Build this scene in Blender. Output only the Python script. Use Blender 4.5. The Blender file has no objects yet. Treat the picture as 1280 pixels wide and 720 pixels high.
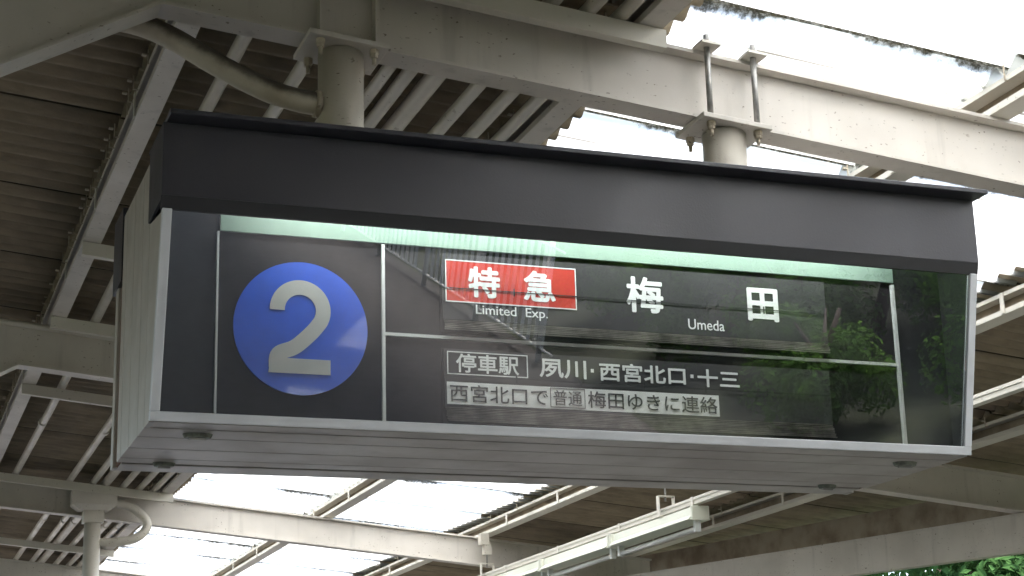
import bpy, bmesh, math, random
from mathutils import Vector, Matrix, Euler

random.seed(7)
scene = bpy.context.scene
col = scene.collection

# ------------------------------------------------------------------ camera
FPX = 2236.8                      # focal length in pixels of a 1280 px wide frame
cam_data = bpy.data.cameras.new('camera')
cam_data.sensor_width = 36.0
cam_data.lens = 36.0 * FPX / 1280.0
cam_data.clip_end = 2000.0
cam_data.clip_start = 0.05
cam = bpy.data.objects.new('camera', cam_data)
col.objects.link(cam)
yaw, pitch, roll = 0.3528, 0.2727, -0.0276
fwd = Vector((math.sin(yaw) * math.cos(pitch), math.cos(yaw) * math.cos(pitch), math.sin(pitch)))
rgt = Vector((math.cos(yaw), -math.sin(yaw), 0))
upv = rgt.cross(fwd)
r2 = math.cos(roll) * rgt + math.sin(roll) * upv
u2 = -math.sin(roll) * rgt + math.cos(roll) * upv
m = Matrix((r2, u2, -fwd)).transposed().to_4x4()
m.translation = Vector((-1.8572, -4.31, 1.6922))
cam.matrix_world = m
scene.camera = cam

# ------------------------------------------------------------------ sky and sun (bright overcast)
SUN_EL, SUN_AZ = math.radians(66), math.radians(150)   # azimuth measured from +Y towards +X
world = bpy.data.worlds.new('World')
scene.world = world
world.use_nodes = True
wn = world.node_tree.nodes
wl = world.node_tree.links
wn.clear()
sky = wn.new('ShaderNodeTexSky')
sky.sky_type = 'NISHITA'
sky.sun_disc = False
sky.sun_elevation = SUN_EL
sky.sun_rotation = SUN_AZ
sky.air_density = 1.0
sky.dust_density = 3.0
sky.ozone_density = 0.6
bg = wn.new('ShaderNodeBackground')
bg.inputs['Strength'].default_value = 0.11
wo = wn.new('ShaderNodeOutputWorld')
wl.new(sky.outputs[0], bg.inputs[0])
wl.new(bg.outputs[0], wo.inputs[0])

sun_data = bpy.data.lights.new('sun', 'SUN')
sun_data.energy = 1.5
sun_data.angle = math.radians(25)
sun_data.color = (1.0, 0.96, 0.90)
sun = bpy.data.objects.new('sun', sun_data)
col.objects.link(sun)
sd = Vector((math.sin(SUN_AZ) * math.cos(SUN_EL), math.cos(SUN_AZ) * math.cos(SUN_EL), math.sin(SUN_EL)))
sun.rotation_euler = sd.to_track_quat('Z', 'Y').to_euler()

scene.view_settings.view_transform = 'Standard'
scene.view_settings.look = 'None'
scene.view_settings.gamma = 1.0
scene.view_settings.use_curve_mapping = False
scene.view_settings.exposure = 3.5
scene.render.engine = 'CYCLES'
cy = scene.cycles
cy.use_denoising = True
cy.max_bounces = 12
cy.diffuse_bounces = 6
cy.glossy_bounces = 4
cy.transmission_bounces = 8
cy.transparent_max_bounces = 12
cy.caustics_reflective = False
cy.caustics_refractive = False


# ------------------------------------------------------------------ materials
class NT:
    def __init__(self, name):
        self.mat = bpy.data.materials.new(name)
        self.mat.use_nodes = True
        self.t = self.mat.node_tree
        self.t.nodes.clear()

    def n(self, kind, **kw):
        nd = self.t.nodes.new(kind)
        for k, v in kw.items():
            if isinstance(k, str) and hasattr(nd, k):
                setattr(nd, k, v)
        return nd

    def l(self, a, b):
        self.t.links.new(a, b)

    def val(self, sock, v):
        if isinstance(v, (int, float)):
            sock.default_value = v
        elif isinstance(v, tuple):
            sock.default_value = v if len(v) == 4 else (*v, 1)
        else:
            self.l(v, sock)

    def noise(self, vec, scale, detail=4, rough=0.55):
        nd = self.n('ShaderNodeTexNoise')
        nd.inputs['Scale'].default_value = scale
        nd.inputs['Detail'].default_value = detail
        nd.inputs['Roughness'].default_value = rough
        self.l(vec, nd.inputs['Vector'])
        return nd.outputs['Fac']

    def ramp(self, fac, a, b, smooth=True):
        nd = self.n('ShaderNodeMapRange')
        nd.interpolation_type = 'SMOOTHSTEP' if smooth else 'LINEAR'
        self.l(fac, nd.inputs['Value'])
        nd.inputs['From Min'].default_value = a
        nd.inputs['From Max'].default_value = b
        return nd.outputs['Result']

    def mix(self, fac, a, b):
        nd = self.n('ShaderNodeMix')
        nd.data_type = 'RGBA'
        self.val(nd.inputs[0], fac)
        self.val(nd.inputs[6], a)
        self.val(nd.inputs[7], b)
        return nd.outputs[2]

    def math(self, op, a, b=0.0):
        nd = self.n('ShaderNodeMath')
        nd.operation = op
        self.val(nd.inputs[0], a)
        self.val(nd.inputs[1], b)
        return nd.outputs[0]

    def scaled(self, vec, s):
        nd = self.n('ShaderNodeMapping')
        nd.inputs['Scale'].default_value = s
        self.l(vec, nd.inputs['Vector'])
        return nd.outputs[0]

    def out(self, shader):
        o = self.n('ShaderNodeOutputMaterial')
        self.l(shader, o.inputs['Surface'])
        return self.mat

    def principled(self, color, rough=0.5, metal=0.0, bump=None, bump_d=0.002, spec=0.5, coat=0.0):
        p = self.n('ShaderNodeBsdfPrincipled')
        self.val(p.inputs['Base Color'], color)
        self.val(p.inputs['Roughness'], rough)
        p.inputs['Metallic'].default_value = metal
        p.inputs['Specular IOR Level'].default_value = spec
        p.inputs['Coat Weight'].default_value = coat
        p.inputs['Coat Roughness'].default_value = 0.03
        if bump is not None:
            b = self.n('ShaderNodeBump')
            b.inputs['Distance'].default_value = bump_d
            b.inputs['Strength'].default_value = 0.6
            self.l(bump, b.inputs['Height'])
            self.l(b.outputs[0], p.inputs['Normal'])
        return p.outputs[0]


def wpos(t):
    return t.n('ShaderNodeNewGeometry').outputs['Position']


def paint(name, color, dark=None, speck=0.0, rough=0.55, mott=0.25, scale=3.0, streak=False):
    """weathered paint: soft mottling, small rust specks, fine bump"""
    t = NT(name)
    p = wpos(t)
    dark = dark or tuple(c * 0.72 for c in color)
    a = t.ramp(t.noise(p, scale, 6), 0.35, 0.7)
    c = t.mix(t.math('MULTIPLY', a, mott * 2), color, dark)
    if streak:
        s = t.ramp(t.noise(t.scaled(p, (14, 14, 1.2)), 1.0, 4), 0.55, 0.8)
        c = t.mix(t.math('MULTIPLY', s, 0.35), c, tuple(x * 0.5 for x in dark))
    if speck:
        v = t.noise(t.scaled(p, (55, 55, 85)), 1.0, 2, 0.5)
        g = t.ramp(t.noise(p, 5.0, 3), 0.40, 0.62)
        s = t.math('MULTIPLY', t.ramp(v, 0.70 - 0.03 * speck, 0.745 - 0.03 * speck), g)
        c = t.mix(t.math('MULTIPLY', s, 0.75), c, (0.13, 0.095, 0.06))
        v2 = t.noise(t.scaled(p, (16, 16, 24)), 1.0, 3, 0.6)
        s2 = t.ramp(v2, 0.70, 0.78)
        c = t.mix(t.math('MULTIPLY', s2, 0.45), c, (0.20, 0.14, 0.085))
    b = t.noise(p, 180, 3)
    r = t.math('ADD', t.math('MULTIPLY', a, 0.15), rough - 0.05)
    return t.out(t.principled(c, r, bump=b, bump_d=0.0006))


def plain(name, color, rough=0.5, metal=0.0, var=0.12, scale=20.0, coat=0.0, spec=0.5, bump=True):
    t = NT(name)
    p = wpos(t)
    a = t.noise(p, scale, 5)
    c = t.mix(t.ramp(a, 0.3, 0.75), color, tuple(x * (1 - var * 2) for x in color))
    return t.out(t.principled(c, rough, metal, bump=t.noise(p, 260, 2) if bump else None, bump_d=0.0003, coat=coat, spec=spec))


M = {}
M['cream'] = paint('cream_beam_paint', (0.63, 0.59, 0.54), speck=1.2, mott=0.22, streak=True)
M['cream_dirty'] = paint('grimy_cream_paint', (0.56, 0.50, 0.40), (0.22, 0.17, 0.11), speck=1.4, mott=0.42, scale=6)
M['cream_pipe'] = paint('cream_pipe_paint', (0.60, 0.565, 0.50), (0.38, 0.33, 0.26), speck=0.6, mott=0.25, rough=0.42)
M['cream_clean'] = paint('pale_channel_paint', (0.66, 0.63, 0.56), speck=0.2, mott=0.1)
M['purlin_web'] = paint('stained_shaded_web', (0.34, 0.28, 0.21), (0.17, 0.12, 0.08), speck=0.6, mott=0.4, rough=0.7, scale=5)  # brown stain and the shade inside the channel put into one colour
M['fixture'] = paint('lamp_housing_enamel', (0.66, 0.67, 0.58), speck=0.0, mott=0.08, rough=0.35)
M['hood'] = paint('charcoal_hood_paint', (0.027, 0.027, 0.036), (0.037, 0.036, 0.042), mott=0.3, rough=0.38, scale=2.5)
M['trim'] = plain('black_rubber_trim', (0.010, 0.010, 0.013), 0.6)
M['alum'] = plain('anodised_aluminium', (0.56, 0.575, 0.61), 0.42, 0.25, var=0.06, scale=9)
M['cab'] = paint('weathered_cabinet_aluminium', (0.44, 0.415, 0.385), (0.30, 0.27, 0.235), mott=0.3, rough=0.38, scale=4, streak=True)
M['cabdark'] = plain('cabinet_groove', (0.035, 0.03, 0.027), 0.8)
M['rust'] = paint('rusty_brown_gap', (0.16, 0.075, 0.04), (0.07, 0.035, 0.02), mott=0.4, rough=0.8)
M['panel'] = plain('matt_black_panel', (0.020, 0.018, 0.021), 0.75, var=0.1, spec=0.15)
M['side_panel'] = plain('charcoal_side_panel', (0.034, 0.034, 0.039), 0.7, var=0.08, spec=0.2)
M['flap'] = plain('flap_charcoal', (0.050, 0.048, 0.053), 0.6, var=0.15, scale=7, spec=0.3)
M['slat'] = plain('flap_edge_grey', (0.21, 0.195, 0.18), 0.6, var=0.35, scale=16, spec=0.3)
M['line'] = plain('white_line', (0.70, 0.72, 0.72), 0.5, var=0.05)
M['letter'] = plain('letter_white', (0.84, 0.86, 0.86), 0.5, var=0.04)
M['plate_white'] = plain('white_plate', (0.90, 0.91, 0.91), 0.5, var=0.03)
M['letter_dark'] = plain('letter_charcoal', (0.025, 0.025, 0.03), 0.6)
M['red'] = plain('red_panel', (0.55, 0.035, 0.02), 0.5, var=0.08)
M['blue'] = plain('blue_acrylic', (0.002, 0.095, 0.72), 0.35, var=0.05, coat=1.0, bump=False)
M['numeral'] = plain('grey_acrylic', (0.55, 0.56, 0.55), 0.4, var=0.04, coat=0.9, bump=False)
M['reflector'] = plain('white_reflector', (0.255, 0.365, 0.30), 0.5, var=0.04)
M['steel'] = plain('galvanised_steel', (0.42, 0.41, 0.39), 0.4, 0.6, var=0.2)
M['latch'] = paint('tarnished_latch', (0.20, 0.22, 0.18), (0.06, 0.06, 0.05), mott=0.45, rough=0.5, scale=40)
M['tube'] = plain('unlit_lamp_tube', (0.62, 0.63, 0.62), 0.2, var=0.03)
M['asphalt'] = plain('platform_asphalt', (0.050, 0.046, 0.043), 0.9, var=0.25, scale=6)
M['bounce_floor'] = plain('bounce_floor_tiles', (0.175, 0.157, 0.138), 0.85, var=0.15, scale=3)
M['ballast'] = plain('track_ballast', (0.16, 0.13, 0.11), 0.95, var=0.35, scale=25)
M['ground'] = plain('bare_earth_grass', (0.038, 0.048, 0.024), 0.95, var=0.4, scale=1.5)
M['fence'] = plain('white_fence_paint', (0.75, 0.75, 0.73), 0.45, var=0.08)
M['bark'] = plain('bark', (0.09, 0.065, 0.045), 0.9, var=0.3)
M['rail'] = plain('rail_steel', (0.22, 0.17, 0.14), 0.5, 0.5)
M['concrete'] = plain('concrete_edge', (0.36, 0.345, 0.32), 0.85, var=0.2, scale=4)


def mat_slate():
    t = NT('corrugated_slate')
    tc = t.n('ShaderNodeTexCoord').outputs['Object']
    p = wpos(t)
    oi = t.n('ShaderNodeObjectInfo').outputs['Random']
    a = t.ramp(t.noise(t.scaled(p, (1.5, 8, 2)), 2.0, 6, .65), 0.3, 0.72)
    c = t.mix(a, (0.34, 0.285, 0.205), (0.235, 0.195, 0.142))
    b = t.ramp(t.noise(p, 7.0, 5), 0.45, 0.75)
    c = t.mix(t.math('MULTIPLY', b, 0.5), c, (0.17, 0.142, 0.105))
    w = t.ramp(t.noise(p, 12.0, 4), 0.70, 0.80)
    c = t.mix(t.math('MULTIPLY', w, 0.35), c, (0.33, 0.28, 0.22))
    hv = t.n('ShaderNodeHueSaturation')
    t.l(t.math('ADD', t.math('MULTIPLY', oi, 0.35), 0.80), hv.inputs['Value'])
    t.l(c, hv.inputs['Color'])
    # dark band along the side laps
    sx = t.n('ShaderNodeSeparateXYZ')
    t.l(tc, sx.inputs[0])
    e = t.ramp(t.math('ADD', sx.outputs['Y'], t.math('MULTIPLY', t.noise(p, 9, 4), .03)), 0.075, 0.035)
    c = t.mix(t.math('MULTIPLY', e, 0.85), hv.outputs[0], (0.02, 0.016, 0.012))
    return t.out(t.principled(c, 0.9, bump=t.noise(p, 120, 4), bump_d=0.002, spec=0.2))


def mat_skylight():
    t = NT('translucent_corrugated_sheet')
    tc = t.n('ShaderNodeTexCoord').outputs['Object']
    p = wpos(t)
    sx = t.n('ShaderNodeSeparateXYZ')
    t.l(tc, sx.inputs[0])
    # moss and silt caught in the side lap: ragged strip with gaps along the slope
    n1 = t.noise(t.scaled(p, (38, 42, 12)), 1.0, 6, 0.7)
    wid = t.ramp(t.noise(t.scaled(p, (1.6, 3.1, 1)), 1.0, 3), 0.36, 0.64)
    wid = t.math('ADD', t.math('MULTIPLY', wid, 0.040), 0.016)
    edge = t.math('ADD', sx.outputs['Y'], t.math('MULTIPLY', t.math('SUBTRACT', n1, 0.5), 0.075))
    d = t.math('SUBTRACT', t.math('ADD', wid, 0.018), edge)
    moss = t.ramp(d, -0.006, 0.012)
    n3 = t.ramp(t.noise(p, 60, 4, 0.7), 0.34, 0.56)
    moss = t.math('MULTIPLY', moss, t.math('ADD', t.math('MULTIPLY', n3, 0.55), 0.45))
    # corrugation shading painted as thin dark lines in the troughs
    wv = t.math('SINE', t.math('MULTIPLY', sx.outputs['Y'], 2 * math.pi / 0.125))
    lines = t.math('MULTIPLY', t.ramp(wv, -0.78, -1.0), t.ramp(t.noise(t.scaled(p, (1.3, 7, 1)), 1.0, 4), 0.40, 0.66))
    st = t.math('MULTIPLY', t.ramp(t.noise(t.scaled(p, (3.0, 30, 3)), 1.0, 5, 0.65), 0.70, 0.76), 0.8)
    dirt_shade = t.math('MAXIMUM', moss, t.math('MAXIMUM', t.math('MULTIPLY', lines, 0.85), st))
    c = t.mix(dirt_shade, (0.86, 0.87, 0.85), (0.17, 0.16, 0.13))
    tr = t.n('ShaderNodeBsdfTranslucent')
    t.l(c, tr.inputs[0])
    df = t.n('ShaderNodeBsdfDiffuse')
    t.l(t.mix(dirt_shade, (0.55, 0.55, 0.53), (0.07, 0.065, 0.04)), df.inputs[0])
    mx = t.n('ShaderNodeMixShader')
    mx.inputs[0].default_value = 0.22
    t.l(tr.outputs[0], mx.inputs[1])
    t.l(df.outputs[0], mx.inputs[2])
    return t.out(mx.outputs[0])


def mat_glass():
    t = NT('clear_glass')
    fr = t.n('ShaderNodeFresnel')
    fr.inputs['IOR'].default_value = 1.52
    f2 = t.math('MULTIPLY', fr.outputs[0], 1.6)
    gl = t.n('ShaderNodeBsdfGlossy')
    gl.inputs['Roughness'].default_value = 0.0
    gl.inputs['Color'].default_value = (1, 1, 1, 1)
    tr = t.n('ShaderNodeBsdfTransparent')
    tr.inputs['Color'].default_value = (0.995, 1.0, 0.998, 1)
    mx = t.n('ShaderNodeMixShader')
    t.l(f2, mx.inputs[0])
    t.l(tr.outputs[0], mx.inputs[1])
    t.l(gl.outputs[0], mx.inputs[2])
    return t.out(mx.outputs[0])


def mat_leaf(name, a, b):
    t = NT(name)
    p = wpos(t)
    c = t.mix(t.ramp(t.noise(p, 3.5, 4), 0.3, 0.7), a, b)
    df = t.n('ShaderNodeBsdfDiffuse')
    t.l(c, df.inputs[0])
    tr = t.n('ShaderNodeBsdfTranslucent')
    t.l(c, tr.inputs[0])
    mx = t.n('ShaderNodeMixShader')
    mx.inputs[0].default_value = 0.35
    t.l(df.outputs[0], mx.inputs[1])
    t.l(tr.outputs[0], mx.inputs[2])
    return t.out(mx.outputs[0])


def mat_emit(name, color, strength):
    t = NT(name)
    e = t.n('ShaderNodeEmission')
    e.inputs[0].default_value = (*color, 1)
    e.inputs[1].default_value = strength
    return t.out(e.outputs[0])




def mat_grimy_pipe():
    t = NT('soot_topped_pipe_paint')
    p = wpos(t)
    g_ = t.n('ShaderNodeNewGeometry')
    sx = t.n('ShaderNodeSeparateXYZ')
    t.l(g_.outputs['Normal'], sx.inputs[0])
    soot = t.ramp(t.math('ADD', sx.outputs['Z'], t.math('MULTIPLY', t.math('SUBTRACT', t.noise(p, 22, 6, .65), .5), .8)), -.30, .50)
    c = t.mix(t.math('MULTIPLY', t.ramp(t.noise(p, 9, 5), .4, .7), .5), (0.57, 0.52, 0.43), (0.34, 0.28, 0.20))
    c = t.mix(t.math('MULTIPLY', soot, .90), c, (0.055, 0.045, 0.034))
    return t.out(t.principled(c, .6, bump=t.noise(p, 150, 3), bump_d=.0008))


M['pipe_soot'] = mat_grimy_pipe()
M['slate'] = mat_slate()
M['skylight'] = mat_skylight()
M['glass'] = mat_glass()
M['leaf'] = mat_leaf('leaf_green', (0.105, 0.205, 0.04), (0.05, 0.11, 0.025))
M['leaf2'] = mat_leaf('leaf_deep_green', (0.045, 0.10, 0.03), (0.025, 0.055, 0.018))
M['lamp'] = mat_emit('lit_sign_tube', (0.93, 1.0, 0.95), 5.2)


# ------------------------------------------------------------------ mesh helpers
S = 0.0998                         # fall of the roof towards +X


def new():
    return bmesh.new()


def hexa(bm, v):
    """8 corners: bottom 4 (ccw seen from above) then top 4"""
    vs = [bm.verts.new(p) for p in v]
    for f in ((3, 2, 1, 0), (4, 5, 6, 7), (0, 1, 5, 4), (1, 2, 6, 5), (2, 3, 7, 6), (3, 0, 4, 7)):
        bm.faces.new([vs[i] for i in f])
    return vs


def box(bm, x0, x1, y0, y1, z0, z1):
    hexa(bm, [(x0, y0, z0), (x1, y0, z0), (x1, y1, z0), (x0, y1, z0), (x0, y0, z1), (x1, y0, z1), (x1, y1, z1), (x0, y1, z1)])
    return bm


def sbox(bm, x0, x1, y0, y1, k0, k1, skew=0.0):
    """box whose top and bottom follow the roof fall: z = k - S x"""
    def P(x, y, k):
        return (x, y, k - S * x)
    hexa(bm, [P(x0, y0, k0), P(x1, y0, k0), P(x1, y1, k0), P(x0, y1, k0), P(x0, y0, k1), P(x1, y0, k1), P(x1, y1, k1), P(x0, y1, k1)])
    return bm


def prism(bm, pts, axis, a, b):
    """extrude a 2D outline along an axis ('x': pts are (y,z); 'y': pts are (x,z))"""
    def P(p, t):
        return (t, p[0], p[1]) if axis == 'x' else (p[0], t, p[1])
    lo = [bm.verts.new(P(p, a)) for p in pts]
    hi = [bm.verts.new(P(p, b)) for p in pts]
    n = len(pts)
    bm.faces.new(lo)
    bm.faces.new(hi[::-1])
    for i in range(n):
        bm.faces.new([lo[i], hi[i], hi[(i + 1) % n], lo[(i + 1) % n]])
    return bm


def tube(bm, pts, r, seg=12, cap=True):
    pts = [Vector(p) for p in pts]
    rings = []
    up = None
    for i, p in enumerate(pts):
        d = (pts[min(i + 1, len(pts) - 1)] - pts[max(i - 1, 0)]).normalized()
        if up is None:
            up = Vector((0, 0, 1)) if abs(d.z) < 0.9 else Vector((0, 1, 0))
        a = (up - d * up.dot(d)).normalized()
        up = a
        b = d.cross(a)
        rr = r[i] if isinstance(r, (list, tuple)) else r
        rings.append([bm.verts.new(p + (a * math.cos(2 * math.pi * k / seg) + b * math.sin(2 * math.pi * k / seg)) * rr) for k in range(seg)])
    for i in range(len(rings) - 1):
        for k in range(seg):
            f = bm.faces.new([rings[i][k], rings[i][(k + 1) % seg], rings[i + 1][(k + 1) % seg], rings[i + 1][k]])
            f.smooth = seg > 6
    if cap:
        bm.faces.new(rings[0][::-1])
        bm.faces.new(rings[-1])
    return bm


def spline(pts, n=8):
    """Catmull-Rom through points"""
    P = [Vector(p) for p in pts]
    P = [P[0] * 2 - P[1]] + P + [P[-1] * 2 - P[-2]]
    out = []
    for i in range(1, len(P) - 2):
        for k in range(n):
            t = k / n
            a, b, c, d = P[i - 1:i + 3]
            out.append(0.5 * ((2 * b) + (c - a) * t + (2 * a - 5 * b + 4 * c - d) * t * t + (3 * b - a - 3 * c + d) * t ** 3))
    out.append(P[-2])
    return out


def mesh_of(bm, name, mat, bevel=0.0):
    bmesh.ops.recalc_face_normals(bm, faces=bm.faces[:])
    if bevel:
        bmesh.ops.bevel(bm, geom=[e for e in bm.edges if e.is_manifold and e.calc_face_angle(0) > 0.6], offset=bevel, segments=1, affect='EDGES', clamp_overlap=True)
    me = bpy.data.meshes.new(name)
    bm.to_mesh(me)
    bm.free()
    if mat:
        me.materials.append(M[mat] if isinstance(mat, str) else mat)
    return me


def link(name, me, parent=None):
    o = bpy.data.objects.new(name, me)
    col.objects.link(o)
    if parent is not None:
        o.parent = parent
        if parent.type == 'EMPTY':
            o.matrix_parent_inverse = Matrix.Translation(-parent.location)
    return o


def obj(name, bm, mat, parent=None, bevel=0.0):
    return link(name, mesh_of(bm, name, mat, bevel), parent)


def tag(o, label=None, cat=None, group=None, kind=None):
    for k, v in (('label', label), ('category', cat), ('group', group), ('kind', kind)):
        if v:
            o[k] = v
    return o


def thing(name, loc, label, cat, group=None):
    o = bpy.data.objects.new(name, None)
    col.objects.link(o)
    o.location = loc
    o.empty_display_size = 0.2
    return tag(o, label, cat, group)


# ------------------------------------------------------------------ setting: ground, platform, track
g = new()
box(g, -400, 400, -400, 400, -1.6, -1.2)
tag(obj('ground', g, 'ground'), kind='structure')
g = new()
box(g, -8.6, 5.15, -45, 45, -1.19, 0.0)
tag(obj('platform', g, 'asphalt'), kind='structure')
g = new()
box(g, -8.5, 4.9, -8.8, 40, 0.0015, 0.006)
tag(obj('bounce_floor', g, 'bounce_floor'), kind='structure')  # unseen lighter floor added to bounce light up under the roof
g = new()
box(g, -8.72, -8.6, -45, 45, -1.19, 0.004)
tag(obj('platform_edge', g, 'concrete'), kind='structure')
g = new()
box(g, -12.9, -8.73, -60, 60, -1.195, -1.05)
tag(obj('track_bed', g, 'ballast'), kind='structure')
for x in (-11.45, -10.0):
    g = new()
    prism(g, [(x - .06, -1.05), (x + .06, -1.05), (x + .015, -1.02), (x + .015, -.95), (x + .035, -.94), (x + .035, -.91), (x - .035, -.91), (x - .035, -.94), (x - .015, -.95), (x - .015, -1.02)], 'y', -60, 60)
    tag(obj('rail', g, 'rail'), kind='structure')
g = new()
v = [(5.16, -1.19), (30, -1.19), (30, 3.2), (9.5, 1.6), (6.2, 0.25), (5.16, -0.05)]
prism(g, v, 'y', -70, 70)
tag(obj('bank', g, 'ground'), kind='structure')

# ------------------------------------------------------------------ platform canopy
canopy = thing('platform_canopy', (1.0, 7.0, 0.0), 'cream steel platform canopy roofed with brown corrugated slate and translucent sheets', 'canopy')
KB, KT = 3.732, 3.957              # underside and top of the rafters at X = 0
BAY = 4.55
RY = [0.42 + BAY * i for i in range(-7, 5)]


def girder_x(y):
    return 4.83 - 0.2114 * (y - 5.23)


for y in RY:
    xr = min(5.5, max(girder_x(y) + 0.12, 4.4)) if -9 < y < 10 else 4.45
    bm = new()
    sbox(bm, -3.45, xr, y - .05, y + .05, KT - .012, KT)                     # top flange
    sbox(bm, -3.45, xr, y - .004, y + .004, KB + .0105, KT - .0125)          # web
    raf = obj('rafter', bm, 'cream', canopy)
    bm = new()
    sbox(bm, -1.16, xr, y - .05, y + .05, KB, KB + .010)
    obj('bottom_flange', bm, 'cream', raf)
    # haunch that deepens the rafter towards its column
    bm = new()
    z0 = KB + S * 1.16
    zl = z0 - 1.42 * 0.55
    hexa(bm, [(-2.58, y - .05, zl), (-1.16, y - .05, z0), (-1.16, y + .05, z0), (-2.58, y + .05, zl),
              (-2.58, y - .05, zl + .010), (-1.16, y - .05, z0 + .010), (-1.16, y + .05, z0 + .010), (-2.58, y + .05, zl + .010)])
    zt = KB + .011 + S * 2.58
    hexa(bm, [(-2.58, y - .0035, zl + .011), (-1.17, y - .0035, z0 + .011), (-1.17, y + .0035, z0 + .011), (-2.58, y + .0035, zl + .011),
              (-2.58, y - .0035, zt), (-1.17, y - .0035, z0 + .013), (-1.17, y + .0035, z0 + .013), (-2.58, y + .0035, zt)])
    obj('haunch', bm, 'cream', raf)
    bm = new()
    box(bm, -2.78, -2.58, y - .10, y - .088, 0, 3.95)
    box(bm, -2.78, -2.58, y + .088, y + .10, 0, 3.95)
    box(bm, -2.684, -2.676, y - .0875, y + .0875, 0, 3.95)
    obj('column', bm, 'cream', canopy)
    # unseen left half of the roof, added to darken the left side
    bm = new()
    for k0, k1, hw in ((KT - .012, KT, .05), (KB + .0105, KT - .0125, .004), (KB, KB + .010, .05)):
        za, zb = 2 * S * 3.46, 2 * S * 3.46
        hexa(bm, [(-8.9, y - hw, k0 + za - S * 8.9), (-3.46, y - hw, k0 + zb - S * 3.46), (-3.46, y + hw, k0 + zb - S * 3.46), (-8.9, y + hw, k0 + za - S * 8.9),
                  (-8.9, y - hw, k1 + za - S * 8.9), (-3.46, y - hw, k1 + zb - S * 3.46), (-3.46, y + hw, k1 + zb - S * 3.46), (-8.9, y + hw, k1 + za - S * 8.9)])
    obj('rafter', bm, 'cream', canopy)

# web stiffeners above the sign posts on the sign's rafter
for x in (-.70, -.533):
    bm = new()
    z0, z1 = KB + .0115 - S * x, KT - .0135 - S * x
    box(bm, x - .004, x + .004, .372, .4155, z0 + .001, z1 - .001)
    obj('web_stiffener', bm, 'cream', canopy)

# lipped channel purlins, open to the left (-X), running along the platform
PX = [-2.25, -.95, .35, 1.65, 2.95, 4.25]
Y0, Y1 = -31.4, 20.6
for i, xr in enumerate(PX):
    w, h = .078, .10
    bm = new()
    sbox(bm, xr - w, xr, Y0, Y1, KT + .001, KT + .005)                        # bottom flange
    sbox(bm, xr - w, xr, Y0, Y1, KT + h - .004, KT + h)                       # top flange
    sbox(bm, xr - w, xr - w + .004, Y0, Y1, KT + .0055, KT + .024)            # lower lip
    sbox(bm, xr - w, xr - w + .004, Y0, Y1, KT + h - .018, KT + h - .0045)    # upper lip
    pu = obj('purlin', bm, 'cream_clean' if i >= 3 else 'cream', canopy)
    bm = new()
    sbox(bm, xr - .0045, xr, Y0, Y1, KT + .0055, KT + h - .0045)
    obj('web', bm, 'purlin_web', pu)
    # little cleats that tie the two lips, and the hook bolts that hold the sheets
    for k in range(25):
        y = -4.9 + k * 1.1 + .12 * i
        bm = new()
        sbox(bm, xr - w - .006, xr - w - .001, y, y + .028, KT + .004, KT + h - .002)
        obj('cleat', bm, 'cream_clean', pu)
    bm = new()
    y = -2.0
    while y < 20:
        dx = random.uniform(-.008, .012)
        sbox(bm, xr - w - .020 + dx, xr - w - .016 + dx, y, y + .005, KT + h - .020, KT + h + .03)
        sbox(bm, xr - w - .020 + dx, xr - w - .002, y, y + .005, KT + h - .024, KT + h - .0205)
        if random.random() < .7:
            sbox(bm, xr - w - .040 + dx, xr - w - .024 + dx, y - .008, y + .010, KT + h + .004, KT + h + .009)
        y += .125 * random.choice((1, 1, 2) if i < 3 else (5, 8, 11))
    tag(obj('hook_bolts', bm, 'cream_dirty', pu), kind='stuff')


# corrugated sheets
PITCH, AMP, TH = .125, .025, .006
NW = 8.5
WID = PITCH * NW


def corrugated(name, mat, length=1.0):
    bm = new()
    n = int(NW * 6)
    rows = []
    for z in (0, TH):
        for x in (0.0, length):
            rows.append([bm.verts.new((x, WID * j / n, z + AMP * math.sin(2 * math.pi * (j / n) * NW))) for j in range(n + 1)])
    a, b, c, d = rows
    for j in range(n):
        for q in ((a[j], b[j], b[j + 1], a[j + 1]), (c[j], c[j + 1], d[j + 1], d[j]), (a[j], a[j + 1], c[j + 1], c[j]), (b[j], d[j], d[j + 1], b[j + 1])):
            f = bm.faces.new(q)
            f.smooth = True
    for j in (0, n):
        bm.faces.new((a[j], c[j], d[j], b[j]))
    for e in bm.edges:
        if len(e.link_faces) == 2 and e.calc_face_angle(0) > 1.0:
            e.smooth = False
    return mesh_of(bm, name, mat)


slate_me = corrugated('slate_sheet', 'slate')
sky_me = corrugated('skylight_sheet', 'skylight')
KS = KT + .10 + AMP + .004
ROT = Euler((0.0, math.atan(S), 0.0))
TILT = .021


def sheet(name, me, x0, x1, y, dk):
    o = link(name, me, canopy)
    q = Matrix.Rotation(math.atan(S), 4, 'Y') @ Matrix.Rotation(TILT + random.uniform(-.002, .002), 4, 'X')
    o.rotation_euler = q.to_euler()
    o.location = (x0, y, KS + dk - S * x0)
    o.scale = ((x1 - x0) * math.sqrt(1 + S * S), 1, 1)
    return o


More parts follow.
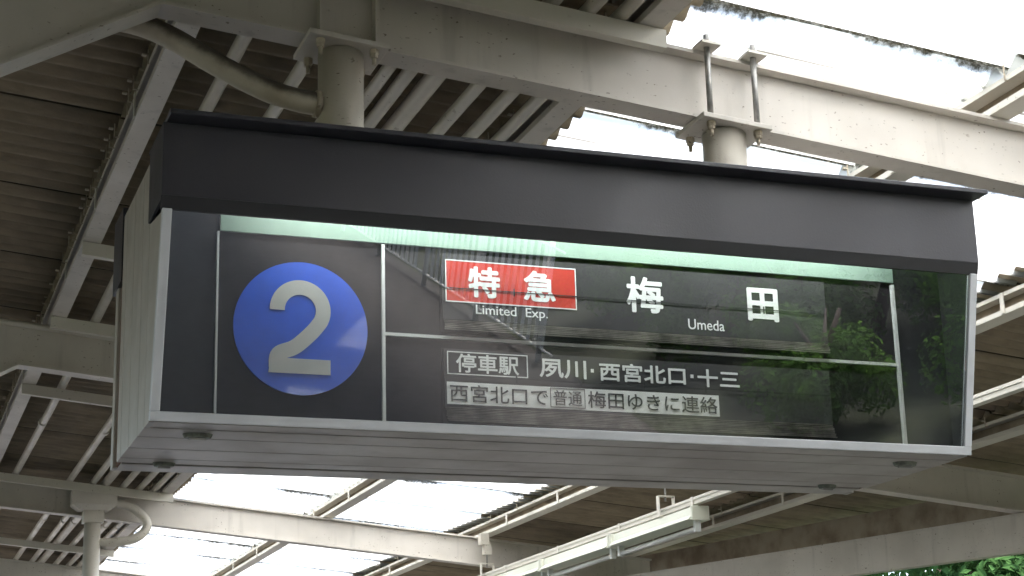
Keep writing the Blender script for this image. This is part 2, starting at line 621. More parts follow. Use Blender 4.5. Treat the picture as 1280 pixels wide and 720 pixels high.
COLS = [(-3.62, -2.23, 'slate', .20, .000), (-2.33, -.93, 'slate', .20, .012), (-1.035, .488, 'slate', .20, .000),
        (.28, 1.66, 'sky', .335, .026), (1.60, 2.93, 'sky', .215, .012), (2.825, 4.26, 'slate', .20, .024), (4.16, 5.6, 'slate', .20, .010)]
for x0, x1, kind, off, dk in COLS:
    for k in range(-31, 20):  # roof lengthened behind the camera to darken the mirrored ground
        y = off + k * 1.0 - .01
        xx = x1
        if x1 > 5 and y < -9:
            continue  # eave cut back out of view so daylight reaches the fence
        if x1 > 5:
            xx = min(5.7, max(4.6, 5.2 - .171 * (y + .5 - 6.39) + .20)) if y > -3 else 4.6
        sheet('slate_sheet' if kind == 'slate' else 'skylight_sheet', slate_me if kind == 'slate' else sky_me, x0, xx, y, dk)
for x0, x1 in ((-9.1, -3.62),):  # sheets of the added left half, shutting out daylight there
    for k in range(-24, 10):
        o = link('slate_sheet', slate_me, canopy)
        q = Matrix.Rotation(-math.atan(S), 4, 'Y') @ Matrix.Rotation(TILT, 4, 'X')
        o.rotation_euler = q.to_euler()
        o.location = (x0, .2 + k, KS + 2 * S * 3.62 + S * x0 + (.012 if x0 < -7 else 0))
        o.scale = ((x1 - x0) * math.sqrt(1 + S * S), 1, 1)

# angled edge girder that carries the rafters on the right, and the skewed eave channel above it
bm = new()
ya, yb = 1.2, 11.0
xa, xb = girder_x(ya), girder_x(yb)
za, zb = 3.25 + .02 * (ya - 5.23), 3.25 + .02 * (yb - 5.23)


def skewbox(bm, w0, w1, z0, z1):
    hexa(bm, [(xa + w0, ya, za + z0), (xa + w1, ya, za + z0), (xb + w1, yb, zb + z0), (xb + w0, yb, zb + z0),
              (xa + w0, ya, za + z1), (xa + w1, ya, za + z1), (xb + w1, yb, zb + z1), (xb + w0, yb, zb + z1)])


skewbox(bm, -.05, .05, -.014, -.003)
skewbox(bm, -.042, -.034, -.228, -.0145)
skewbox(bm, -.05, .05, -.240, -.2285)
obj('edge_girder', bm, 'cream', canopy)
for yy in (ya + .1, yb - .1):
    bm = new()
    xg = girder_x(yy)
    zz = 3.25 + .02 * (yy - 5.23) - .241
    box(bm, xg - .07, xg + .07, yy - .07, yy + .07, 0, zz)
    obj('girder_column', bm, 'cream', canopy)
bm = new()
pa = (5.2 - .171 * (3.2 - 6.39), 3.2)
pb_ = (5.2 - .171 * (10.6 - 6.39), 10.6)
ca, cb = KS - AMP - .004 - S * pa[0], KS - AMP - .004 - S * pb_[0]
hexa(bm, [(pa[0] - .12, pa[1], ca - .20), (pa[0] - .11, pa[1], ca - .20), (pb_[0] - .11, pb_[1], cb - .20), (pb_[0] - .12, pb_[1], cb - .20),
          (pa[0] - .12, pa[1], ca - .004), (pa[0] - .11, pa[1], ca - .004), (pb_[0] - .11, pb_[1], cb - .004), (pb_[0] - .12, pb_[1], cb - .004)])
obj('eave_channel', bm, 'purlin_web', canopy)  # darker web colour carries the shade under the eave

# short cross channels that carry the conduit bank
for y in (-2.9, .285, 3.38, 4.70, 6.30, 9.30, 12.6, 15.7, 18.9):
    bm = new()
    sbox(bm, -1.03, .36, y - .004, y, KT - .062, KT - .002)
    sbox(bm, -1.03, .36, y + .0005, y + .035, KT - .006, KT - .002)
    sbox(bm, -1.03, .36, y + .0005, y + .035, KT - .062, KT - .058)
    obj('cross_channel', bm, 'cream_clean', canopy)

# thin conduit running along the second rafter
bm = new()
y = RY[8] - .085
tube(bm, [(x, y, KT - .02 - S * x) for x in (-3.3, -1.2, 1, 3)], .016, 8)
tag(obj('rafter_conduit', bm, 'cream_pipe'), 'thin cream conduit clipped along the rafter behind the sign', 'conduit')

# ------------------------------------------------------------------ conduits along the platform
for x, r, ya_, yb_ in ((-.80, .024, -8, 22), (-.575, .024, -8, 4.75), (-.40, .024, -8, 22), (-.315, .022, -8, 3.5), (-.24, .024, -8, 22), (-.145, .033, -8, 22),
                       (-.005, .024, -8, 22), (.115, .024, -8, 22), (.215, .023, -8, 22)):
    bm = new()
    z = KT + r - .001 - S * x
    pts = [(x + random.uniform(-.006, .006), ya_ + (yb_ - ya_) * i / 10, z) for i in range(11)]
    tube(bm, pts, r, 12)
    p = obj('conduit_pipe', bm, 'cream_pipe')
    lab = {-.80: 'cream conduit pipe set apart from the bank, next to the purlin', -.145: 'thickest cream conduit pipe in the bank under the slate roof',
           .215: 'cream conduit pipe of the bank nearest the skylight strip', -.575: 'cream conduit pipe between the lone pipe and the bank, above the bent cable pipe'}
    tag(p, lab.get(x, 'slim cream conduit pipe inside the bank under the slate roof'), 'pipe', 'bank of conduit pipes under the roof')
    for yj in (2.9, 7.4, 11.3):
        if yj < yb_:
            bm = new()
            tube(bm, [(x, yj, z), (x, yj + .07, z)], r + .004, 12)
            obj('coupling', bm, 'cream_pipe', p)

# ------------------------------------------------------------------ the departure sign
YB = .12                            # the glass leans: its bottom edge is set back this far
ZT, ZB = 3.123, 2.60
YP = .175                           # face of the boards behind the glass
sign = thing('departure_sign', (0.0, .42, 2.6), 'hanging split-flap departure board with charcoal hood and blue number 2 disc', 'sign')


def glass_pt(x, v, out=0.0):
    """v from 0 (bottom) to 1 (top) on the leaning glass plane, out = towards the viewer"""
    nrm = Vector((0, -(ZT - ZB), -YB)).normalized()
    p = Vector((x, YB * (1 - v), ZB + (ZT - ZB) * v)) + nrm * out
    return tuple(p)


def gbar(bm, x0, x1, v0, v1, o0, o1):
    hexa(bm, [glass_pt(x0, v0, o1), glass_pt(x1, v0, o1), glass_pt(x1, v0, o0), glass_pt(x0, v0, o0),
              glass_pt(x0, v1, o1), glass_pt(x1, v1, o1), glass_pt(x1, v1, o0), glass_pt(x0, v1, o0)])


bm = new(); gbar(bm, -1.2, 1.2, 0.0, .047, -.02, 0); fr = obj('frame_rail', bm, 'alum', sign, .0015)
bm = new(); gbar(bm, -1.2, -1.1755, .0475, .998, -.02, 0); obj('frame_stile', bm, 'alum', sign, .0015)
bm = new(); gbar(bm, 1.1755, 1.2, .0475, .998, -.02, 0); obj('frame_stile', bm, 'alum', sign, .0015)
bm = new(); gbar(bm, -1.175, 1.175, .048, 1.0, -.012, -.008); obj('glass_pane', bm, 'glass', sign)

# cheeks, floor plate and cabinet of grooved aluminium strips
for sx in (-1, 1):
    bm = new()
    pts = [(YB + .0205, ZB + .001), (.212, ZB + .001), (.212, ZT + .02), (.0255, ZT - .005)]
    prism(bm, pts, 'x', sx * 1.199, sx * 1.185)
    obj('cheek', bm, 'cab', sign)
for sx in (-1, 1):
    bm = new()
    prism(bm, [(YB + .006, ZB + .03), (YP - .001, ZB + .03), (YP - .001, 3.30), (.0255, 3.30), (.0255, ZT - .01)], 'x', sx * 1.1838, sx * 1.1765)
    obj('cheek_liner', bm, 'side_panel', sign)
bm = new(); box(bm, -1.184, 1.184, YB + .022, .2115, ZB + .002, ZB + .012); obj('floor_plate', bm, 'cab', sign)
for a, b in ((.2135, .325), (.332, .487), (.494, .637), (.643, .7135)):
    bm = new()
    box(bm, -1.2, 1.2, a, b, ZB, 3.322)
    obj('cabinet_strip', bm, 'cab', sign, .0015)
bm = new(); box(bm, -1.193, 1.193, .25, .7155, ZB + .006, 3.316); obj('cabinet_core', bm, 'cabdark', sign)
# rear half: rusty gap, thin end flange, rear frame and hood
bm = new(); box(bm, -1.18, 1.18, .7165, .734, ZB + .012, 3.30); obj('back_gap', bm, 'cabdark', sign)  # near-black fill paints the shadow in the gap
bm = new(); box(bm, -1.184, 1.184, .7345, .842, ZB - .001, 3.13); obj('rear_cabinet', bm, 'cab', sign, .0015)
for sx in (-1, 1):
    bm = new(); box(bm, sx * 1.191, sx * 1.1845, .7165, .797, ZB + .002, 3.13); obj('rear_end_plate', bm, 'rust', sign)
    bm = new(); box(bm, sx * 1.2, sx * 1.1845, .7975, .843, ZB - .002, 3.13); obj('rear_stile', bm, 'cab', sign, .0015)
bm = new(); box(bm, -1.203, 1.203, .722, .90, 3.1305, 3.352); obj('rear_hood', bm, 'hood', sign)

# hood: open below so the tube can light the board
bm = new()
box(bm, -1.204, 1.204, -.004, .004, 3.156, 3.350)
box(bm, -1.204, 1.204, .0045, .232, 3.342, 3.350)
hood = obj('hood', bm, 'hood', sign)
for sx in (-1, 1):
    bm = new()
    box(bm, sx * 1.204, sx * 1.196, .0045, .2125, ZT + .022, 3.3415)
    obj('hood_end', bm, 'hood', hood)
bm = new(); box(bm, -1.197, 1.219, -.066, .25, 3.3525, 3.366); obj('hood_lip', bm, 'hood', hood, .002)
bm = new()
hexa(bm, [(-1.2035, .006, ZT - .002), (1.2035, .006, ZT - .002), (1.2035, .016, ZT - .002), (-1.2035, .016, ZT - .002),
          (-1.2035, -.0035, 3.1555), (1.2035, -.0035, 3.1555), (1.2035, .008, 3.1555), (-1.2035, .008, 3.1555)])
obj('hood_trim', bm, 'trim', hood)

# inside: white reflector with the lit tube tucked behind the hood
bm = new(); box(bm, -1.022, 1.012, YP - .012, YP - .004, 3.1265, 3.318); obj('reflector', bm, 'reflector', sign)
bm = new(); tube(bm, [(-.90, .032, 3.295), (.95, .032, 3.295)], .014, 12); obj('lit_tube', bm, 'lamp', sign)
bm = new(); box(bm, -1.026, 1.005, YP, .2105, ZB + .0135, 3.318); bp_ = obj('back_panel', bm, 'panel', sign)
for a, b in ((-1.184, -1.0265), (1.0055, 1.184)):
    bm = new(); box(bm, a, b, YP, .2105, ZB + .0135, 3.318); obj('side_panel', bm, 'side_panel', sign)
for x, w in ((-1.028, .0055), (-.578, .0085), (1.008, .0085)):
    bm = new(); box(bm, x - w / 2, x + w / 2, YP - .0095 if abs(x) < 1 else YP - .014, YP - .001, ZB + .014, 3.124 if x < 1 else 3.12); obj('divider', bm, 'line', sign)
bm = new(); box(bm, -.5735, 1.0035, YP - .0085, YP - .001, 2.8695, 2.8785); obj('divider', bm, 'line', sign)
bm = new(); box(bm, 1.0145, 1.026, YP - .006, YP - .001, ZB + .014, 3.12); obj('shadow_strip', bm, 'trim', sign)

# blue disc
bm = new()
cx, cz, R = -.803, 2.876, .1805
ring = [(cx + R * math.cos(2 * math.pi * k / 96), cz + R * math.sin(2 * math.pi * k / 96)) for k in range(96)]
prism(bm, ring, 'y', YP - .006, YP - .001)
disc = obj('number_disc', bm, 'blue', sign)


def text_part(name, s, x0, x1, z0, z1, y, mat, parent, bold=0.0):
    """printed characters; bold = stroke growth in metres, made of shifted layers"""
    cu = bpy.data.curves.new(name, 'FONT')
    cu.body = s
    cu.size = 1.0
    cu.resolution_u = 4
    tmp = bpy.data.objects.new('tmp', cu)
    col.objects.link(tmp)
    dg = bpy.context.evaluated_depsgraph_get()
    me = bpy.data.meshes.new_from_object(tmp.evaluated_get(dg))
    bpy.data.objects.remove(tmp)
    bpy.data.curves.remove(cu)
    xs = [v.co.x for v in me.vertices]
    ys = [v.co.y for v in me.vertices]
    ax, bx, ay, by = min(xs), max(xs), min(ys), max(ys)
    base = [(x0 + bold + (v.co.x - ax) / (bx - ax) * (x1 - x0 - 2 * bold), z0 + bold + (v.co.y - ay) / (by - ay) * (z1 - z0 - 2 * bold)) for v in me.vertices]
    polys = [tuple(p.vertices) for p in me.polygons]
    bpy.data.meshes.remove(me)
    shifts = [(0, 0)]
    if bold:
        shifts += [(bold * math.cos(k * math.pi / 4), bold * math.sin(k * math.pi / 4)) for k in range(8)]
    V, F = [], []
    for i, (dx, dz) in enumerate(shifts):
        o = len(V)
        V += [(a + dx, y - .0003 - .00006 * i, b + dz) for a, b in base]
        F += [tuple(o + q for q in p) for p in polys]
    me = bpy.data.meshes.new(name)
    me.from_pydata(V, [], F)
    me.materials.append(M[mat])
    return link(name, me, parent)


# numeral 2 drawn as one stroked outline
def numeral_two(x0, x1, z0, z1, y, parent):
    w = .040
    cxn = (x0 + x1) / 2
    rc = (x1 - x0) / 2 - w / 2
    zc = z1 - (x1 - x0) / 2
    cl = [Vector((cxn + rc * math.cos(math.radians(a)), zc + rc * math.sin(math.radians(a)), 0)) for a in [182 - k * 210 / 40 for k in range(41)]]
    e = cl[-1]
    tail = spline([cl[-2], e, Vector((cxn + rc * .48, zc - rc * .98, 0)), Vector((cxn - rc * .22, zc - rc * 1.62, 0)), Vector((x0 + w * .60, z0 + w * 1.25, 0)), Vector((x0 + w * .46, z0 + w * .30, 0))], 8)
    cl += tail[9:]
    L, Rr = [], []
    for i, p in enumerate(cl):
        d = (cl[min(i + 1, len(cl) - 1)] - cl[max(i - 1, 0)]).normalized()
        nn = Vector((-d.y, d.x, 0)) * (w / 2)
        L.append((p.x + nn.x, p.y + nn.y))
        Rr.append((p.x - nn.x, p.y - nn.y))
    bm = new()
    n = min(len(L), len(Rr))
    vo = [[bm.verts.new((a[0], yy, a[1])) for a in L[:n]] for yy in (y, y - .002)]
    vi = [[bm.verts.new((a[0], yy, a[1])) for a in Rr[:n]] for yy in (y, y - .002)]
    for i in range(n - 1):
        bm.faces.new((vo[1][i], vo[1][i + 1], vi[1][i + 1], vi[1][i]))
        bm.faces.new((vo[0][i], vo[0][i + 1], vo[1][i + 1], vo[1][i]))
        bm.faces.new((vi[0][i], vi[1][i], vi[1][i + 1], vi[0][i + 1]))
    bm.faces.new((vo[0][0], vo[1][0], vi[1][0], vi[0][0]))
    # foot: outline continues to the lower right
    foot = [(x0 - .002, z0), (x1, z0), (x1, z0 + w), (x0 + w * .9, z0 + w), (x0 + .0005, z0 + w * .5)]
    prism(bm, foot, 'y', y, y - .0021)
    return obj('numeral', bm, 'numeral', parent)


numeral_two(-.888, -.724, 2.752, 3.006, YP - .0065, disc)

# split-flap units
YF = YP - .009


def flap_unit(x0, x1, z_top, z_mid, z_low, z_end, nslat, y):
    u = new()
    box(u, x0 - .006, x1 + .006, YP - .0035, YP - .0005, z_end - .004, z_top + .004)
    unit = obj('flap_unit', u, 'panel', sign)
    bm = new(); box(bm, x0, x1, y, y + .004, z_mid + .0012, z_top); a = obj('flap', bm, 'flap', unit)
    bm = new(); box(bm, x0, x1, y - .001, y + .003, z_low, z_mid - .0012); b = obj('flap', bm, 'flap', unit)
    h = (z_low - z_end) / nslat
    for i in range(nslat):
        bm = new()
        dz = random.uniform(-.0006, .0006)
        dx = random.uniform(-.002, .002)
        zz = z_low - h * (i + 1) + dz
        d = .003 + .0022 * i
        box(bm, x0 + .002 + dx, x1 - .002 + dx, y - d, y - d + .004, zz + .0006, zz + h * random.uniform(.55, .8))
        obj('flap_edge', bm, 'slat', unit)
    return unit


U1 = flap_unit(-.412, .775, 3.112, 3.0135, 2.925, 2.893, 6, YF)
U2 = flap_unit(-.410, .770, 2.843, 2.7675, 2.683, 2.640, 9, YF)


def panel_rect(name, x0, x1, z0, z1, y, mat, parent):
    bm = new()
    box(bm, x0, x1, y - .0007, y, z0, z1)
    return obj(name, bm, mat, parent)


def outline(name, x0, x1, z0, z1, w, y, mat, parent):
    bm = new()
    box(bm, x0, x1, y - .0008, y, z0, z0 + w)
    box(bm, x0, x1, y - .0008, y, z1 - w, z1)
    box(bm, x0, x0 + w, y - .0008, y, z0 + w * 1.001, z1 - w * 1.001)
    box(bm, x1 - w, x1, y - .0008, y, z0 + w * 1.001, z1 - w * 1.001)
    return obj(name, bm, mat, parent)


YL = YF - .0016
panel_rect('red_plate', -.400, -.022, 2.978, 3.0125, YL, 'red', U1)
panel_rect('red_plate', -.400, -.022, 3.0145, 3.091, YL, 'red', U1)
outline('plate_outline', -.4035, -.0185, 2.9745, 3.0945, .003, YL - .0008, 'letter', U1)
text_part('lettering', '特', -.338, -.245, 2.991, 3.080, YL - .0012, 'letter', U1, .0028)
text_part('lettering', '急', -.176, -.081, 2.991, 3.080, YL - .0012, 'letter', U1, .0028)
text_part('lettering', 'Limited  Exp.', -.317, -.106, 2.9365, 2.971, YL, 'letter', U1, .0003)
text_part('lettering', '梅', .134, .249, 2.980, 3.086, YL, 'letter', U1, .0028)
text_part('lettering', '田', .516, .617, 2.979, 3.079, YL, 'letter', U1, .0035)
text_part('lettering', 'Umeda', .323, .438, 2.941, 2.972, YL, 'letter', U1, .0003)
outline('box_outline', -.402, -.170, 2.772, 2.836, .0028, YL, 'letter', U2)
text_part('lettering', '停車駅', -.377, -.196, 2.778, 2.831, YL, 'letter', U2, .0010)
text_part('lettering', '夙川', -.136, .003, 2.777, 2.830, YL, 'letter', U2, .0014)
text_part('lettering', '西宮北口', .042, .306, 2.776, 2.829, YL, 'letter', U2, .0014)
text_part('lettering', '十三', .343, .475, 2.774, 2.826, YL, 'letter', U2, .0014)
for x in (.021, .326):
    panel_rect('middle_dot', x - .0045, x + .0045, 2.798, 2.808, YL, 'letter', U2)
panel_rect('white_plate', -.404, .406, 2.690, 2.751, YL, 'plate_white', U2)
text_part('lettering', '西宮北口で', -.396, -.114, 2.697, 2.745, YL - .0012, 'letter_dark', U2, .0003)
outline('box_outline', -.107, -.004, 2.694, 2.749, .0018, YL - .0009, 'letter_dark', U2)
text_part('lettering', '普通', -.098, -.013, 2.700, 2.743, YL - .0012, 'letter_dark', U2, .0003)
text_part('lettering', '梅田ゆきに連絡', .004, .400, 2.697, 2.745, YL - .0012, 'letter_dark', U2, .0005)
# dark parting line and retaining clips between the flap halves
for u, z, xs in ((U1, 3.0135, (-.205, .385, .567, .755)), (U2, 2.7675, (-.205, -.015, .175, .365, .56))):
    bm = new()
    box(bm, -.409, .769, YL - .0032, YL - .0022, z - .0013, z + .0013)
    obj('parting_line', bm, 'trim', u)
    for x in xs:
        bm = new()
        box(bm, x - .002, x + .002, YL - .0042, YL - .0034, z - .013, z + .009)
        obj('retaining_clip', bm, 'trim', u)

# latches under the sign
for x, y, s in ((-1.053, .268, 1), (-1.07, .700, .8), (1.065, .268, 1), (1.039, .690, .8)):
    bm = new()
    ringp = [(x + .035 * s * math.cos(2 * math.pi * k / 20), y + .024 * s * math.sin(2 * math.pi * k / 20)) for k in range(20)]
    lo = [bm.verts.new((a, b, ZB - .010)) for a, b in ringp]
    hi = [bm.verts.new((x + (a - x) * 1.15, y + (b - y) * 1.15, ZB + .001)) for a, b in ringp]
    bm.faces.new(lo)
    bm.faces.new(hi[::-1])
    for k in range(20):
        bm.faces.new((lo[k], lo[(k + 1) % 20], hi[(k + 1) % 20], hi[k]))
    la = obj('latch', bm, 'latch', sign)
    bm = new()
    box(bm, x - .022 * s, x + .022 * s, y - .006, y + .006, ZB - .016, ZB - .0105)
    obj('latch_key', bm, 'steel', la)


# posts that hang the sign from the rafter
def bolt(parent, x, y, z, r=.014, rod=.035):
    bm = new()
    tube(bm, [(x, y, z), (x, y, z - .016)], r, 6)
    tube(bm, [(x, y, z - .0162), (x, y, z - .026)], r * .82, 6)
    tube(bm, [(x, y, z - .0262), (x, y, z - rod - .012)], r * .45, 8)
    return obj('bolt', bm, 'cream_dirty', parent)


for x, r, kind in ((-.63, .067, 0), (.607, .069, 1)):
    zb = KB - S * x
    bm = new()
    tube(bm, [(x, .42, 3.323), (x, .42, zb - .018)], r, 32)
    post = obj('post', bm, 'cream_pipe', sign)
    hw = .118
    bm = new()
    sbox(bm, x - hw, x + hw, .42 - .105, .42 + .105, KB - .0175, KB - .002)
    obj('mounting_plate', bm, 'cream', post, .0015)
    for dx in (-.08, .08):
        for dy in (-.076, .076):
            bolt(post, x + dx, .42 + dy, zb - .0178 - S * dx)
            if kind == 1:
                bm = new()
                tube(bm, [(x + dx, .42 + dy, KB - S * (x + dx) - .0015), (x + dx, .42 + dy, KT - S * (x + dx) + .045)], .0095, 10)
                rod = obj('hanger_rod', bm, 'steel', post)
                bm = new()
                sbox(bm, x + dx - .033, x + dx + .033, .42 + dy - .036, .42 + dy + .036, KT + .002, KT + .010)
                obj('clamp_plate', bm, 'cream_clean', rod)
                bm = new()
                tube(bm, [(x + dx, .42 + dy, KT - S * (x + dx) + .0105), (x + dx, .42 + dy, KT - S * (x + dx) + .026)], .015, 6)
                obj('nut', bm, 'steel', rod)
    if kind == 0:
        bm = new()
        tube(bm, spline([(x - .045, .42, 3.612), (-.76, .425, 3.622), (-.848, .46, 3.660), (-.982, .50, 3.738), (-1.101, .56, 3.829), (-1.20, .61, 3.885), (-1.36, .68, 3.93)], 8), .034, 16)
        cp = obj('cable_pipe', bm, 'pipe_soot', sign)
        bm = new()
        tube(bm, [(x - .062, .42, 3.613), (x - .078, .42, 3.614)], .040, 16)
        obj('weld_collar', bm, 'cream_dirty', cp)

# ------------------------------------------------------------------ post of the next sign, far rafter
yf = RY[9] - .11
fx = -.225
far = thing('sign_post', (fx, yf, 3.1), 'cream pipe post with looped cable pipe hanging from the far rafter', 'post')
bm = new(); tube(bm, [(fx, yf, 2.55), (fx, yf, 3.70)], .062, 20); obj('pipe', bm, 'cream_pipe', far)
bm = new(); box(bm, fx - .075, fx + .075, yf - .075, yf + .055, 3.7005, 3.79); obj('socket', bm, 'cream_pipe', far)
bm = new()
hexa(bm, [(fx - .11, yf - .08, 3.791), (fx + .11, yf - .08, 3.791), (fx + .11, yf + .056, 3.791), (fx - .11, yf + .056, 3.791),
          (fx - .165, yf - .11, 3.83), (fx + .165, yf - .11, 3.83), (fx + .165, yf + .056, 3.83), (fx - .165, yf + .056, 3.83)])
box(bm, fx - .165, fx + .165, yf - .11, yf + .056, 3.8305, 3.935)
obj('mounting_box', bm, 'cream', far)
bm = new()
tube(bm, spline([(fx + .166, yf - .03, 3.85), (fx + .27, yf - .035, 3.83), (fx + .385, yf - .04, 3.74), (fx + .395, yf - .04, 3.66), (fx + .31, yf - .04, 3.585), (fx + .18, yf - .03, 3.56), (fx + .05, yf, 3.555)], 8), .034, 14)
obj('cable_pipe', bm, 'cream_pipe', far)

# ------------------------------------------------------------------ lamp rail and fluorescent lamps
RX = 2.87
rail = thing('lamp_rail', (RX, 8, 3.3), 'pale steel wiring rail hung under the roof along the skylight', 'rail')
bm = new()
box(bm, RX - .022, RX + .022, -7, 21, 3.312, 3.352)
box(bm, RX - .0275, RX - .0225, -7, 21, 3.338, 3.354)
obj('channel', bm, 'cream_clean', rail)
for k in range(24):
    y = -5.8 + k * 1.12
    bm = new(); box(bm, RX - .031, RX - .028, y, y + .028, 3.306, 3.358); obj('joint_clip', bm, 'cream_clean', rail)
for y in (-3.2, 1.3, 5.85, 9.28, 13.8):
    bm = new()
    box(bm, RX - .055, RX + .055, y - .02, y + .02, 3.4275, 3.433)
    box(bm, RX - .055, RX - .05, y - .02, y + .02, 3.30, 3.427)
    box(bm, RX + .05, RX + .055, y - .02, y + .02, 3.30, 3.427)
    box(bm, RX - .0495, RX + .0495, y - .02, y + .02, 3.300, 3.305)
    hg = obj('hanger', bm, 'cream_clean', rail)
    bm = new(); tube(bm, [(RX, y, 3.40), (RX, y, KT - S * RX)], .007, 8); obj('hanger_rod', bm, 'steel', hg)
    if abs(y - 9.28) < .1:
        bm = new(); box(bm, RX - .03, RX + .03, y - .03, y + .03, 3.50, 3.58); box(bm, RX - .06, RX + .01, y - .035, y + .035, 3.5805, 3.67)
        obj('clamp', bm, 'cream_pipe', hg)

for k, lab in enumerate(('fluorescent lamp with unlit tube, first on the rail behind the sign', 'fluorescent lamp with unlit tube between two others on the rail', 'fluorescent lamp with unlit tube, last of the row before the far rafter')):
    y0 = 5.36 + k * 1.30
    y1 = y0 + 1.285
    f = thing('fluorescent_lamp', (RX, (y0 + y1) / 2, 3.2), lab, 'lamp', 'fluorescent lamps along the rail')
    bm = new()
    prism(bm, [(RX - .035, 3.298), (RX + .035, 3.298), (RX + .04, 3.25), (RX + .075, 3.218), (RX - .075, 3.218), (RX - .04, 3.25)], 'y', y0 + .03, y1 - .03)
    obj('housing', bm, 'fixture', f)
    for a, b in ((y0, y0 + .0295), (y1 - .0295, y1)):
        bm = new(); box(bm, RX - .058, RX + .058, a, b, 3.212, 3.299); ec = obj('end_cap', bm, 'fixture', f, .004)
    for a in (y0 + .045, y1 - .075):
        bm = new(); box(bm, RX - .018, RX + .018, a, a + .03, 3.150, 3.2175); obj('lamp_holder', bm, 'line', f)
    bm = new(); tube(bm, [(RX, y0 + .0755, 3.168), (RX, y1 - .0755, 3.168)], .0155, 14); obj('tube', bm, 'tube', f)

# ------------------------------------------------------------------ white picket fence along the back of the platform
FX = 4.95
for s, (ya, yb, lab) in enumerate(((-25, -18.1, 'white picket fence panel at the far end of the platform'), (-18, -13.0, 'white picket fence panel beside the middle of the platform'))):
    f = thing('picket_fence', (FX, (ya + yb) / 2, 0), lab, 'fence', 'picket fences behind the platform')
    for z in (.16, 1.28):
        bm = new(); tube(bm, [(FX, ya, z), (FX, yb, z)], .015, 8); obj('rail', bm, 'fence', f)
    n = int((yb - ya) / .23)
    me = None
    for k in range(n):
        y = ya + .06 + k * .23
        bm = new(); box(bm, FX - .018, FX + .018, -.013, .013, .17, 1.27)
        if me is None:
            me = mesh_of(bm, 'picket', 'fence')
        else:
            bm.free()
        o = link('picket', me, f)
        o.location.y = y
    k = ya
    while k <= yb:
        bm = new(); tube(bm, [(FX, k, 0), (FX, k, 1.34)], .034, 10); obj('post', bm, 'fence', f)
        k += 2.3


# ------------------------------------------------------------------ shrubs and trees on the bank
def foliage_mesh(name, mat, rx, rz, n, seed, leaf=.065):
    rnd = random.Random(seed)
    verts, faces = [], []
    lobes = [(Vector((rnd.uniform(-.6, .6) * rx, rnd.uniform(-.6, .6) * rx, rnd.uniform(.3, .85) * rz)), rnd.uniform(.28, .48) * rx) for _ in range(16)]
    for i in range(n):
        c, r = rnd.choice(lobes)
        d = Vector((rnd.gauss(0, 1), rnd.gauss(0, 1), rnd.gauss(0, 1))).normalized()
        p = c + d * r * rnd.uniform(.55, 1.08)
        p.z = max(p.z, .05)
        nrm = (d + Vector((rnd.uniform(-.7, .7), rnd.uniform(-.7, .7), rnd.uniform(-.2, .9)))).normalized()
        a = nrm.orthogonal().normalized()
        a = Matrix.Rotation(rnd.uniform(0, 6.28), 3, nrm) @ a
        b = nrm.cross(a)
        s = leaf * rnd.uniform(.6, 1.3)
        k = len(verts)
        verts += [tuple(p - a * s), tuple(p + b * s * .45 + nrm * s * .12), tuple(p + a * s), tuple(p - b * s * .45 + nrm * s * .12)]
        faces.append((k, k + 1, k + 2, k + 3))
    me = bpy.data.meshes.new(name)
    me.from_pydata(verts, [], faces)
    me.materials.append(M[mat])
    return me


crowns = [foliage_mesh('crown', 'leaf', 1.7, 3.0, 11000, 3), foliage_mesh('crown', 'leaf2', 1.9, 3.4, 12000, 5), foliage_mesh('crown', 'leaf', 1.4, 2.2, 9000, 9), foliage_mesh('crown', 'leaf2', 1.4, 2.2, 10000, 11)]


def bank_z(x):
    for (xa_, za_), (xb_, zb_) in (((5.16, -.05), (6.2, .25)), ((6.2, .25), (9.5, 1.6)), ((9.5, 1.6), (30, 3.2))):
        if xa_ <= x <= xb_:
            return za_ + (zb_ - za_) * (x - xa_) / (xb_ - xa_)
    return 0


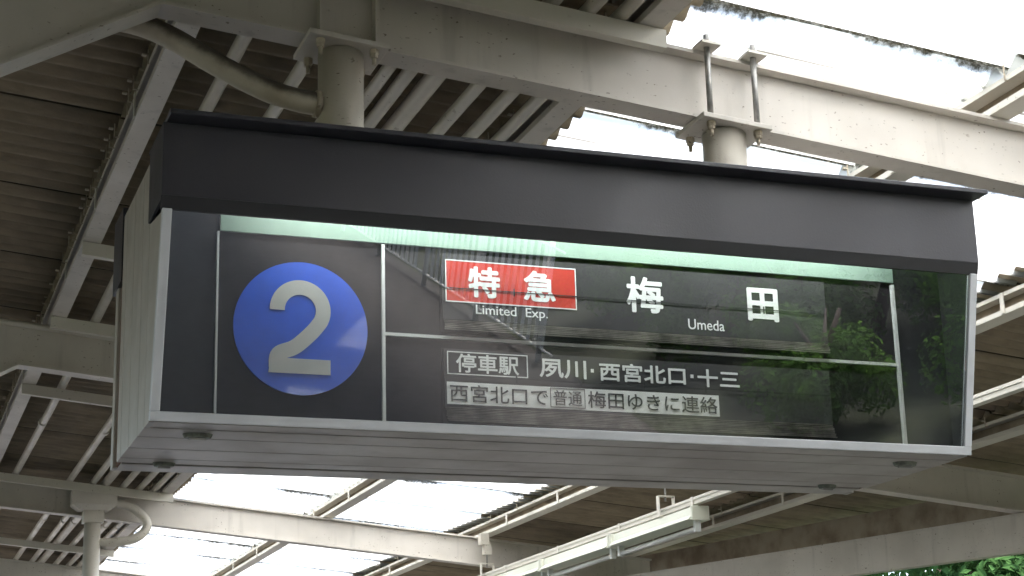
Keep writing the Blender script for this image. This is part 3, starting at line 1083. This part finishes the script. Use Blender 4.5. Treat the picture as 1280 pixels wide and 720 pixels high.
def tree(x, y, i, sc, lab, zoff=.2):
    z = bank_z(x)
    t = thing('tree', (x, y, z), lab, 'tree', 'trees on the bank behind the fence')
    o = bpy.data.objects.new('crown', crowns[i])
    col.objects.link(o); o.parent = t
    o.location = (0, 0, zoff); o.scale = (sc, sc, sc); o.rotation_euler.z = random.uniform(0, 6.28)
    bm = new()
    tube(bm, [(0, 0, -.15), (.05, .02, .7 * sc), (.0, .1, 1.6 * sc), (.1, .05, 2.3 * sc)], [.12 * sc, .09 * sc, .06 * sc, .02], 8)
    for a in range(5):
        an = a * 1.3
        tube(bm, [(0, .05, (.8 + .2 * a) * sc), (.5 * math.cos(an) * sc, .5 * math.sin(an) * sc, (1.2 + .25 * a) * sc)], [.05 * sc, .012], 6)
    me = mesh_of(bm, 'trunk', 'bark')
    o = bpy.data.objects.new('trunk', me)
    col.objects.link(o); o.parent = t
    return t


tree(9.6, 13.2, 1, 1.08, 'leafy green tree beyond the edge girder behind the fence')
tree(11.4, 13.8, 1, .95, 'deep green tree standing just right of the leafy tree beyond the girder')
for i, (x, y, c, sc) in enumerate(((7.6, -24, 0, .9), (9.5, -29, 1, 1.2), (8.0, -19.0, 2, .9), (9.2, -15.2, 0, 1.0), (7.9, -11.5, 1, .75), (10.5, -22, 1, 1.2), (12.5, -17, 0, 1.3), (13.0, -26, 1, 1.4), (11.5, -12, 1, 1.2), (15, -21, 0, 1.5), (8.6, -7, 2, .9), (17, -14, 1, 1.5), (14, -19, 0, 1.1), (13.2, -13.2, 1, 1.0), (18, -24, 1, 1.6), (12, -21, 0, 1.1))):
    tree(x, y, c, sc, 'bushy green tree on the bank behind the picket fence, mirrored in the sign glass')
for i, (x, y, sc) in enumerate(((6.3, -22.0, .55), (6.1, -19.2, .5), (6.5, -17.0, .6), (6.2, -14.6, .55), (7.0, -13.0, .65), (6.6, -11.0, .6), (6.0, -12.6, .5), (6.1, -9.4, .55), (7.2, -8.2, .6), (8.2, -10.0, .7), (7.4, -15.6, .6), (9.6, -11.0, .75))):
    t = tree(x, y, 2 if i % 2 else 0, sc, 'low green shrub just behind the picket fence, mirrored in the sign glass', .0)
    t.name = 'shrub'
    t['category'] = 'shrub'
    t['group'] = 'shrubs behind the fence'
for i, (x, y, sc) in enumerate(((7.3, 2.6, 1.0), (7.1, 5.2, .98), (7.25, 8.0, 1.0), (7.0, 10.4, 1.14), (7.3, 13.4, 1.0), (7.0, 16.2, 1.05), (6.8, 19.0, 1.1))):
    t = tree(x, y, 3, sc, 'dense shrub lining the platform below the edge girder', .1)
    t.name = 'shrub'
    t['category'] = 'shrub'
    t['group'] = 'shrubs lining the platform'
